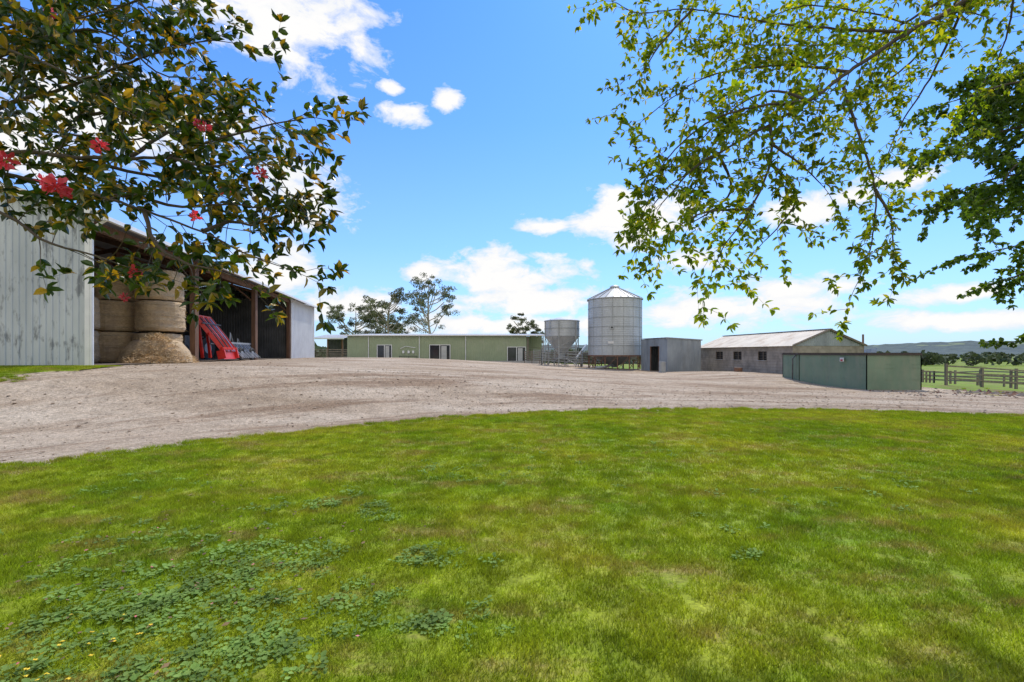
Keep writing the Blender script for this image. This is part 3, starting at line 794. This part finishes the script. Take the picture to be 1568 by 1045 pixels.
# ------------------------------------------------------------------ foliage
def catmull(pts, step):
    pts = [Vector(p) for p in pts]; P_ = [pts[0]*2-pts[1]]+pts+[pts[-1]*2-pts[-2]]; out = []
    for i in range(1, len(P_)-2):
        a, b, c, d = P_[i-1:i+3]; k = max(2, int((c-b).length/step))
        for j in range(k):
            t_ = j/k
            out.append(.5*((2*b)+(c-a)*t_+(2*a-5*b+4*c-d)*t_*t_+(3*b-a-3*c+d)*t_**3))
    out.append(pts[-1]); return out
def rv(): return V(R.gauss(0,1), R.gauss(0,1), R.gauss(0,1)).normalized()
def leaf(mb, p, d, l, w, m, fold=.25, curl=.15):
    nrm = (V(0,0,1)+rv()*.9).normalized(); sd = d.cross(nrm)
    if sd.length < .1: return
    sd.normalize(); n_ = sd.cross(d)
    a = p+d*l*.32; b = p+d*l*.68-n_*curl*l*.4; tip = p+d*l-n_*curl*l; mid = p+d*l*.5-n_*curl*l*.15
    mb.add([p, a+sd*w*.45+n_*w*fold, b+sd*w*.42+n_*w*fold, tip, mid, b-sd*w*.42+n_*w*fold, a-sd*w*.45+n_*w*fold],
           [(0,4,3,2,1), (0,6,5,3,4)], m)
def leafq(mb, p, d, l, w, m):
    sd = d.cross(rv())
    if sd.length < .1: return
    sd.normalize(); mb.add([p, p+d*l*.5+sd*w*.6, p+d*l, p+d*l*.5-sd*w*.6], [(0,1,2,3)], m)
def twig(mb, p, d, length, r, depth, q):
    n_ = max(3, int(length/q['step'])); pts = [p]; dirs = [d]
    for i in range(n_):
        d = (d+rv()*q['wig']+V(0,0,-1)*q['droop']).normalized(); p = p+d*length/n_; pts.append(p); dirs.append(d)
    mb.tube(pts, [r*(1-.75*i/n_) for i in range(n_+1)], 3, M_bark, False)
    for i in range(1, n_+1):
        if i/n_ > q['bare']:
            k = q['lpn'] if i < n_ else q['lend']
            for _ in range(k):
                ld = (dirs[i]*q['fwd']+rv()+V(0,0,q['lz'])).normalized()
                leaf(mb, pts[i], ld, R.uniform(*q['l']), R.uniform(*q['w']), q['m'])
        if depth > 0 and i > 1 and R.random() < q['sub']:
            dd = (dirs[i]*.8+rv()*.9).normalized()
            twig(mb, pts[i], dd, length*R.uniform(.4, .7), r*.6, depth-1, q)
def limb(mb, pts, r0, r1, q, start=0.0, dens=None):
    c = catmull(pts, .06); n_ = len(c)
    rad = [r0+(r1-r0)*(i/n_)**.8 for i in range(n_)]
    for i in range(1, n_-1): c[i] = c[i]+rv()*.004
    mb.tube(c, rad, 8, M_bark, False)
    acc = 0; sp = dens or q['sp']
    for i in range(1, n_):
        acc += (c[i]-c[i-1]).length
        if i/n_ > start and acc > sp:
            acc = R.uniform(-.3, .3)*sp
            d = (c[i]-c[i-1]).normalized()
            dd = (d*.6+rv()*1.0+V(0,0,q['tz'])).normalized()
            twig(mb, c[i], dd, R.uniform(*q['tl']), max(.0025, rad[i]*.35), q['dep'], q)
    twig(mb, c[-1], (c[-1]-c[-2]).normalized(), q['tl'][1], r1, q['dep'], q)
def px3(u, v, d):   # image pixel coordinates and an assumed depth -> world position in metres
    return V((u-784)/697*d, d, EYE+(541-v)/697*d)

# camellia
mb = MB()
q = dict(step=.05, wig=.22, droop=.02, bare=.3, lpn=2, lend=6, fwd=.9, lz=.15, l=(.042,.072), w=(.022,.036), m=M_lcam, sub=.38, sp=.05, tz=.0, tl=(.12,.32), dep=1)
T0 = V(-3.9, 1.6, 0)
mb.tube(catmull([T0-V(0,0,.1), T0+V(.05,.1,.8), T0+V(.2,.3,1.5), V(-3.4, 2.1, 2.4), V(-3.2, 2.2, 3.4)], .15), .07, 10, M_bark)
cam = [
 [(-180,330,2.3),(0,238,2.4),(120,242,2.4),(250,240,2.35),(330,215,2.3),(400,195,2.3),(455,184,2.3)],
 [(-200,250,2.3),(0,165,2.6),(100,135,2.6),(200,95,2.6),(280,70,2.5),(325,62,2.5)],
 [(120,180,2.7),(230,160,2.7),(320,145,2.7),(380,160,2.6),(425,190,2.6)],
 [(-60,250,2.3),(120,292,2.2),(220,322,2.2),(310,355,2.2),(370,385,2.2),(405,400,2.2)],
 [(-150,300,2.0),(0,325,2.1),(60,365,2.1),(120,385,2.1),(165,398,2.1)],
 [(-200,100,2.5),(0,45,2.4),(130,25,2.4),(240,-10,2.4)],
 [(60,-80,2.8),(180,-20,2.8),(250,40,2.8),(300,90,2.8)],
 [(120,242,2.4),(220,268,2.5),(320,275,2.5),(390,290,2.5),(420,302,2.5)],
 [(220,322,2.2),(240,375,2.15),(290,405,2.1),(335,415,2.1)],
 [(-150,180,2.9),(0,120,3.0),(120,80,3.0),(220,40,3.0)],
 [(-100,40,2.2),(20,80,2.2),(120,120,2.2),(210,180,2.2)],
 [(250,240,2.35),(330,255,2.2),(385,240,2.2),(420,262,2.2)],
 [(-60,200,3.1),(60,200,3.1),(180,215,3.1),(290,200,3.1),(360,215,3.0)],
 [(310,355,2.2),(350,340,2.3),(385,345,2.3),(405,338,2.3)],
 [(-120,-20,2.6),(0,0,2.6),(110,60,2.6),(190,110,2.6),(250,150,2.6)],
 [(-100,-60,2.9),(60,-20,2.9),(180,10,2.9),(270,-30,2.9)],
 [(-120,60,2.8),(0,90,2.8),(90,100,2.8),(170,140,2.8)],
 [(-60,120,2.5),(60,60,2.5),(160,50,2.5),(240,110,2.5),(290,120,2.5)],
 [(160,300,2.3),(210,300,2.3),(280,318,2.3),(350,312,2.3),(390,318,2.3)],
 [(200,240,2.4),(260,200,2.5),(320,185,2.5),(370,225,2.5),(395,255,2.5)],
]
for i, L in enumerate(cam): limb(mb, [px3(*p) for p in L], .018 if i < 2 else .011, .003, q)
for L in ([(-3.2,2.2,3.2),(-180,330,2.3)], [(-3.25,2.2,3.0),(-200,250,2.3)], [(-3.2,2.2,3.4),(-200,100,2.5)], [(-3.3,2.1,2.6),(-150,300,2.0)], [(-3.2,2.2,3.3),(-150,180,2.9)],
          [(-3.2,2.2,3.4),(-120,-20,2.6)], [(-3.2,2.2,3.4),(-120,60,2.8)]):
    mb.tube([V(*L[0]), px3(*L[1])], .025, 8, M_bark, False)
for (u, v, d, s) in ((152,222,2.1,.034),(85,285,2.0,.045),(95,292,2.05,.04),(303,190,2.2,.026),(205,416,2.05,.028),(397,268,2.1,.03),(8,245,2.1,.045),(298,332,2.1,.026),(345,291,2.15,.026),(315,195,2.2,.025),(75,20,2.2,.03),(190,456,2.1,.02),(70,280,2.0,.035)):
    c = px3(u, v, d)
    for k in range(44):
        a = rv(); t_ = k/44; rr = s*(.35+.75*t_)
        sd = a.cross(rv()).normalized()
        p = c+a*rr*.35
        mb.add([p, p+(a+sd*.5)*rr*.5, p+a*rr*.85+sd*rr*.15, p+a*rr*.85-sd*rr*.15, p+(a-sd*.5)*rr*.5], [(0,1,2,3,4)], M_flower)
mb.obj('camellia_tree')

# oak overhanging at right
mb = MB()
q = dict(step=.06, wig=.2, droop=.07, bare=.15, lpn=3, lend=7, fwd=.7, lz=-.15, l=(.035,.07), w=(.018,.034), m=M_loak, sub=.38, sp=.052, tz=-.15, tl=(.16,.42), dep=1)
oak = [
 [(1700,-160,4.2),(1480,0,3.9),(1390,50,3.8),(1300,110,3.7),(1240,155,3.6),(1180,190,3.6),(1100,235,3.5),(1020,290,3.4),(990,335,3.4)],
 [(1390,50,3.8),(1290,45,3.9),(1180,35,4.0),(1060,15,4.0),(980,20,4.0),(945,5,4.0)],
 [(1300,110,3.7),(1200,100,3.9),(1090,115,4.0),(1030,150,4.0),(990,180,4.0)],
 [(1180,190,3.6),(1180,250,3.5),(1150,320,3.4),(1110,375,3.4),(1098,400,3.4)],
 [(1150,320,3.4),(1080,325,3.3),(1035,350,3.3)],
 [(1290,130,3.7),(1320,220,3.5),(1340,290,3.5),(1335,370,3.5),(1315,430,3.5)],
 [(1340,290,3.5),(1365,335,3.5),(1368,375,3.5)],
 [(1180,220,3.55),(1230,255,3.5),(1255,280,3.5)],
 [(1480,0,3.9),(1430,110,4.2),(1380,190,4.3),(1350,260,4.3)],
 [(1560,-80,4.2),(1400,-30,4.4),(1200,-20,4.6),(1020,-30,4.6)],
 [(1240,155,3.6),(1150,165,3.4),(1080,190,3.3),(1020,245,3.2),(995,300,3.2)],
 [(1560,-60,4.4),(1540,60,4.6),(1500,140,4.7)],
 [(1460,-10,4.0),(1330,60,4.3),(1180,70,4.4),(1060,60,4.4)],
 [(1100,235,3.5),(1120,290,3.6),(1080,330,3.6),(1050,345,3.6)],
 [(1180,250,3.5),(1220,300,3.6),(1190,350,3.6),(1170,370,3.6)],
 [(1060,15,4.0),(1010,70,3.9),(985,110,3.9)],
 [(1480,0,4.0),(1400,90,4.4),(1300,170,4.5),(1260,200,4.5)],
 [(1560,-80,4.2),(1430,30,4.0),(1330,20,4.0),(1230,10,4.0),(1120,50,4.0)],
 [(1240,155,3.6),(1180,140,3.8),(1120,170,3.8),(1060,230,3.8)],
 [(1100,235,3.5),(1060,260,3.3),(1015,310,3.3)],
]
for i, L in enumerate(oak): limb(mb, [px3(*p) for p in L], .036 if i == 0 else .013, .003, q, .35 if i == 0 else (.25 if i in (5, 8) else .05), .065 if i in (5, 6, 7, 4, 8) else None)
mb.tube(catmull([V(7.2,2.0,-.1), V(7.1,2.1,2), V(6.9,2.4,4), px3(1700,-160,4.2)], .3), .11, 12, M_bark)
mb.tube(catmull([V(6.9,2.4,4.2), px3(1560,-80,4.2)], .3), .05, 10, M_bark)
mb.obj('oak_tree')

# darker maple at far right
mb = MB()
q = dict(step=.1, wig=.22, droop=.04, bare=.1, lpn=7, lend=9, fwd=.6, lz=-.1, l=(.06,.12), w=(.045,.08), m=M_lmap, sub=.45, sp=.10, tz=0, tl=(.3,.8), dep=1)
TM = V(11.2, 8.3, 0)
mb.tube(catmull([TM-V(0,0,.1), TM+V(0,0,2), TM+V(-.1,0,4), TM+V(-.2,.1,6.5)], .3), .16, 12, M_bark)
mp = [
 [(1750,60,8.3),(1640,110,8),(1540,130,8),(1460,155,8)],
 [(1750,160,8.3),(1640,180,8.2),(1540,200,8),(1470,225,7.9),(1440,240,7.8)],
 [(1750,230,8.3),(1640,260,8.4),(1540,270,8.4),(1475,290,8.3)],
 [(1750,300,8.3),(1650,370,8.2),(1570,375,8),(1520,385,8)],
 [(1650,370,8.2),(1590,410,8.2),(1550,425,8.2)],
 [(1720,0,8.3),(1640,60,8.7),(1580,110,8.8),(1530,130,8.8)],
 [(1720,200,8.3),(1620,220,7.4),(1560,250,7.2),(1530,290,7.2)],
 [(1650,300,8.3),(1590,310,8.8),(1530,320,8.8)],
 [(1740,420,8.3),(1700,450,8.3),(1650,470,8.3),(1610,490,8.3)],
 [(1750,120,8.3),(1660,150,8.9),(1560,165,9),(1500,185,9)],
]
for L in mp: limb(mb, [px3(*p) for p in L], .05, .008, q, .1)
mb.obj('maple_tree')

def gum(x, y, h, cr, seed, lean=0, t0=.45, nl=62):
    global R
    R = random.Random(seed); mb = MB(); z0 = G(x, y)-.2
    base = V(x, y, z0); top = base+V(lean, 0, h*.86)
    tr = catmull([base, base+V(lean*.3+.2, 0, h*.3), base+V(lean*.6-.2, 0, h*.55), top], .5)
    mb.tube(tr, [h*.017*(1-.7*i/len(tr))+.05 for i in range(len(tr))], 8, M_gumbark)
    for k in range(20):
        t_ = t0+(.99-t0)*k/19; p = tr[int(t_*(len(tr)-1))]; a = R.uniform(0, 6.28); ln = cr*(1.1-.7*abs(t_-.65))*R.uniform(.5, 1.05)
        e = p+V(math.cos(a)*ln, math.sin(a)*ln, ln*R.uniform(.5, 1.1))
        m_ = p.lerp(e, .5)+V(0, 0, -.1*ln)
        mb.tube(catmull([p, m_, e], .5), .09, 5, M_gumbark, False)
        for c_ in ([e, e+rv()*1.1] if R.random() < .85 else [e]):
            for j in range(R.randint(2, 3)):
                c = c_+rv()*cr*.27; rr = R.uniform(.5, 1.0)*cr*.22
                for _ in range(nl):
                    o = rv()*rr*R.random()**.35; o.z *= .6
                    leafq(mb, c+o, (rv()+V(0,0,-.5)).normalized(), R.uniform(.22,.42), R.uniform(.12,.2), M_lgum)
    return mb.obj('gum_tree')
gum(-26.0, 95, 15.0, 4.4, 3, .5); gum(-16.6, 93, 15.8, 5.0, 8, -.5); gum(-36.0, 105, 11.5, 4.8, 21, 0, .4, 90); gum(3.2, 110, 10.2, 3.6, 33, 0, .4, 90); gum(-31, 112, 11.5, 3.6, 44)
R = random.Random(99)

mb = MB()
def blobtree(x, y, h, w):
    z = G(x, y)
    for _ in range(46):
        o = rv(); c = V(x+o.x*w*.5, y+o.y*w*.5, z+h*(.55+.42*o.z)); s = w*R.uniform(.10, .22)
        a = rv()*s; b = a.cross(rv()).normalized()*s
        mb.add([c-a, c-b, c+a, c+b], [(0,1,2,3)], M_lfar)
for i in range(300):
    y = R.choice([R.uniform(250, 330), R.uniform(380, 560), R.uniform(600, 900)]); x = y*R.uniform(.72, 1.5)
    if math.sin(x*.02+y*.013)+R.uniform(-.6, .6) > .1: blobtree(x, y, R.uniform(4, 8), R.uniform(6, 12))
for i in range(90):
    y = R.uniform(150, 260); blobtree(y*R.uniform(-.9, .6), y, R.uniform(4, 8), R.uniform(6, 12))
mb.obj('distant_trees')

xs = np.linspace(-2500, 5000, 620); ys = np.linspace(900, 2300, 40)
X, Y = np.meshgrid(xs, ys)
H = 23+7*np.sin(X*.0036+2.2)+5*np.sin(X*.009)+2*np.sin(X*.031+Y*.01)
H = H*np.where(X < 500, sm((X+1200)/1700)*.9, 1)
prof = np.sin(np.clip((Y-900)/1400, 0, 1)*math.pi)**.8
Z = -9+(H+9)*prof*1.1+NR.normal(0, 1.6, X.shape)*prof
grid_mesh('hills', X, Y, Z, M_hill)

# ------------------------------------------------------------------ sky
world = bpy.data.worlds.new('World'); scene.world = world; world.use_nodes = True
nt = world.node_tree; bg = nt.nodes['Background']
SUN_EL = 54; SUNV = V(.42, .90, 0).normalized(); rot = math.atan2(SUNV.x, SUNV.y)
sky = nt.nodes.new('ShaderNodeTexSky'); sky.sky_type = 'NISHITA'; sky.sun_disc = False
sky.sun_elevation = math.radians(SUN_EL); sky.sun_rotation = rot
sky.air_density = 1.0; sky.dust_density = .3; sky.ozone_density = 1.5
tc = nt.nodes.new('ShaderNodeTexCoord'); gen = tc.outputs['Generated']
def vm(op, a, b=None, c=None):
    n_ = nt.nodes.new('ShaderNodeVectorMath'); n_.operation = op
    nt.links.new(a, n_.inputs[0])
    if b is not None: n_.inputs[1].default_value = b
    if c is not None: n_.inputs[2].default_value = c
    return n_.outputs['Value' if op == 'LENGTH' else 'Vector']
def mth(op, a, b=None):
    n_ = nt.nodes.new('ShaderNodeMath'); n_.operation = op
    for i, s in enumerate((a, b)):
        if s is None: continue
        if isinstance(s, (int, float)): n_.inputs[i].default_value = s
        else: nt.links.new(s, n_.inputs[i])
    return n_.outputs[0]
clouds = [(420,28,165,72),(210,185,200,66),(40,220,90,60),(468,300,80,52),(612,174,38,20),(598,136,22,11),(686,152,24,15),
 (435,418,72,42),(530,468,90,30),(650,416,38,18),(775,425,125,42),(800,460,150,26),
 (840,347,50,15),(965,340,135,44),(945,302,40,18),(1060,402,70,20),(1230,322,66,30),(1385,274,60,26),(1308,302,40,18),
 (1215,442,110,24),(1110,473,200,32),(1450,452,90,16),(1500,490,130,18),(740,498,230,18)]
acc = None
for (u, v, a, b) in clouds:
    d = V((u-784)/697, 1, (541-v)/697); L = d.length; d.normalize()
    s = (697*L/a, 697*L/a, 697*L/b)
    o = vm('MULTIPLY_ADD', gen, s, (-d.x*s[0], -d.y*s[1], -d.z*s[2])); o = vm('LENGTH', o)
    acc = o if acc is None else mth('MINIMUM', acc, o)
acc = mth('SUBTRACT', 1.0, acc)
sep = nt.nodes.new('ShaderNodeSeparateXYZ'); nt.links.new(gen, sep.inputs[0])
# unseen cloud bank behind the camera, added for brighter, warmer fill light
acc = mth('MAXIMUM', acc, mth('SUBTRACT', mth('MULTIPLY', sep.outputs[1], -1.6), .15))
mp_ = nt.nodes.new('ShaderNodeMapping'); mp_.inputs['Scale'].default_value = (1, 1, 1.9); nt.links.new(gen, mp_.inputs[0])
def wn(scale, det, rough):
    n_ = nt.nodes.new('ShaderNodeTexNoise'); n_.inputs['Scale'].default_value = scale; n_.inputs['Detail'].default_value = det
    n_.inputs['Roughness'].default_value = rough; n_.inputs['Distortion'].default_value = .3; nt.links.new(mp_.outputs[0], n_.inputs['Vector']); return n_.outputs[0]
n1 = wn(13, 7, .62); n2 = wn(5, 2, .5)
dens = mth('ADD', mth('MAXIMUM', acc, -1.2), mth('MULTIPLY', mth('SUBTRACT', n1, .5), 2.8))
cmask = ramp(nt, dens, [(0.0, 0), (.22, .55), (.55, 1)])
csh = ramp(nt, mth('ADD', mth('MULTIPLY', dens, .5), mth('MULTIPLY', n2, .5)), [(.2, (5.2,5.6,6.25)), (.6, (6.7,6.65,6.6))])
skyc = mixc(nt, 1.0, sky.outputs[0], (.44, .93, 1.62), 'MULTIPLY')
hz = ramp(nt, sep.outputs[2], [(0.0, .80), (.08, .52), (.22, .26), (.45, .08), (.7, 0)])
skyc = mixc(nt, hz, skyc, (4.5, 5.3, 6.2))
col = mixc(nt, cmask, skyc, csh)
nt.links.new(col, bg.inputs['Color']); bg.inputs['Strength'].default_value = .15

sl = bpy.data.lights.new('sun', 'SUN'); sl.energy = 3.7; sl.angle = math.radians(2.0); sl.color = (1, .93, .82)
so = bpy.data.objects.new('sun', sl); scene.collection.objects.link(so)
dv = V(SUNV.x*math.cos(math.radians(SUN_EL)), SUNV.y*math.cos(math.radians(SUN_EL)), math.sin(math.radians(SUN_EL)))
so.rotation_mode = 'QUATERNION'; so.rotation_quaternion = dv.to_track_quat('Z', 'Y')

# ------------------------------------------------------------------ camera
cam_d = bpy.data.cameras.new('camera'); cam_d.lens = 16.0; cam_d.sensor_width = 36; cam_d.shift_y = .0118
cam_d.clip_start = .05; cam_d.clip_end = 12000
co = bpy.data.objects.new('camera', cam_d); scene.collection.objects.link(co)
co.location = (0, 0, EYE); co.rotation_euler = (math.pi/2, 0, 0)
scene.camera = co
scene.view_settings.view_transform = 'Standard'; scene.view_settings.look = 'None'; scene.view_settings.exposure = 0
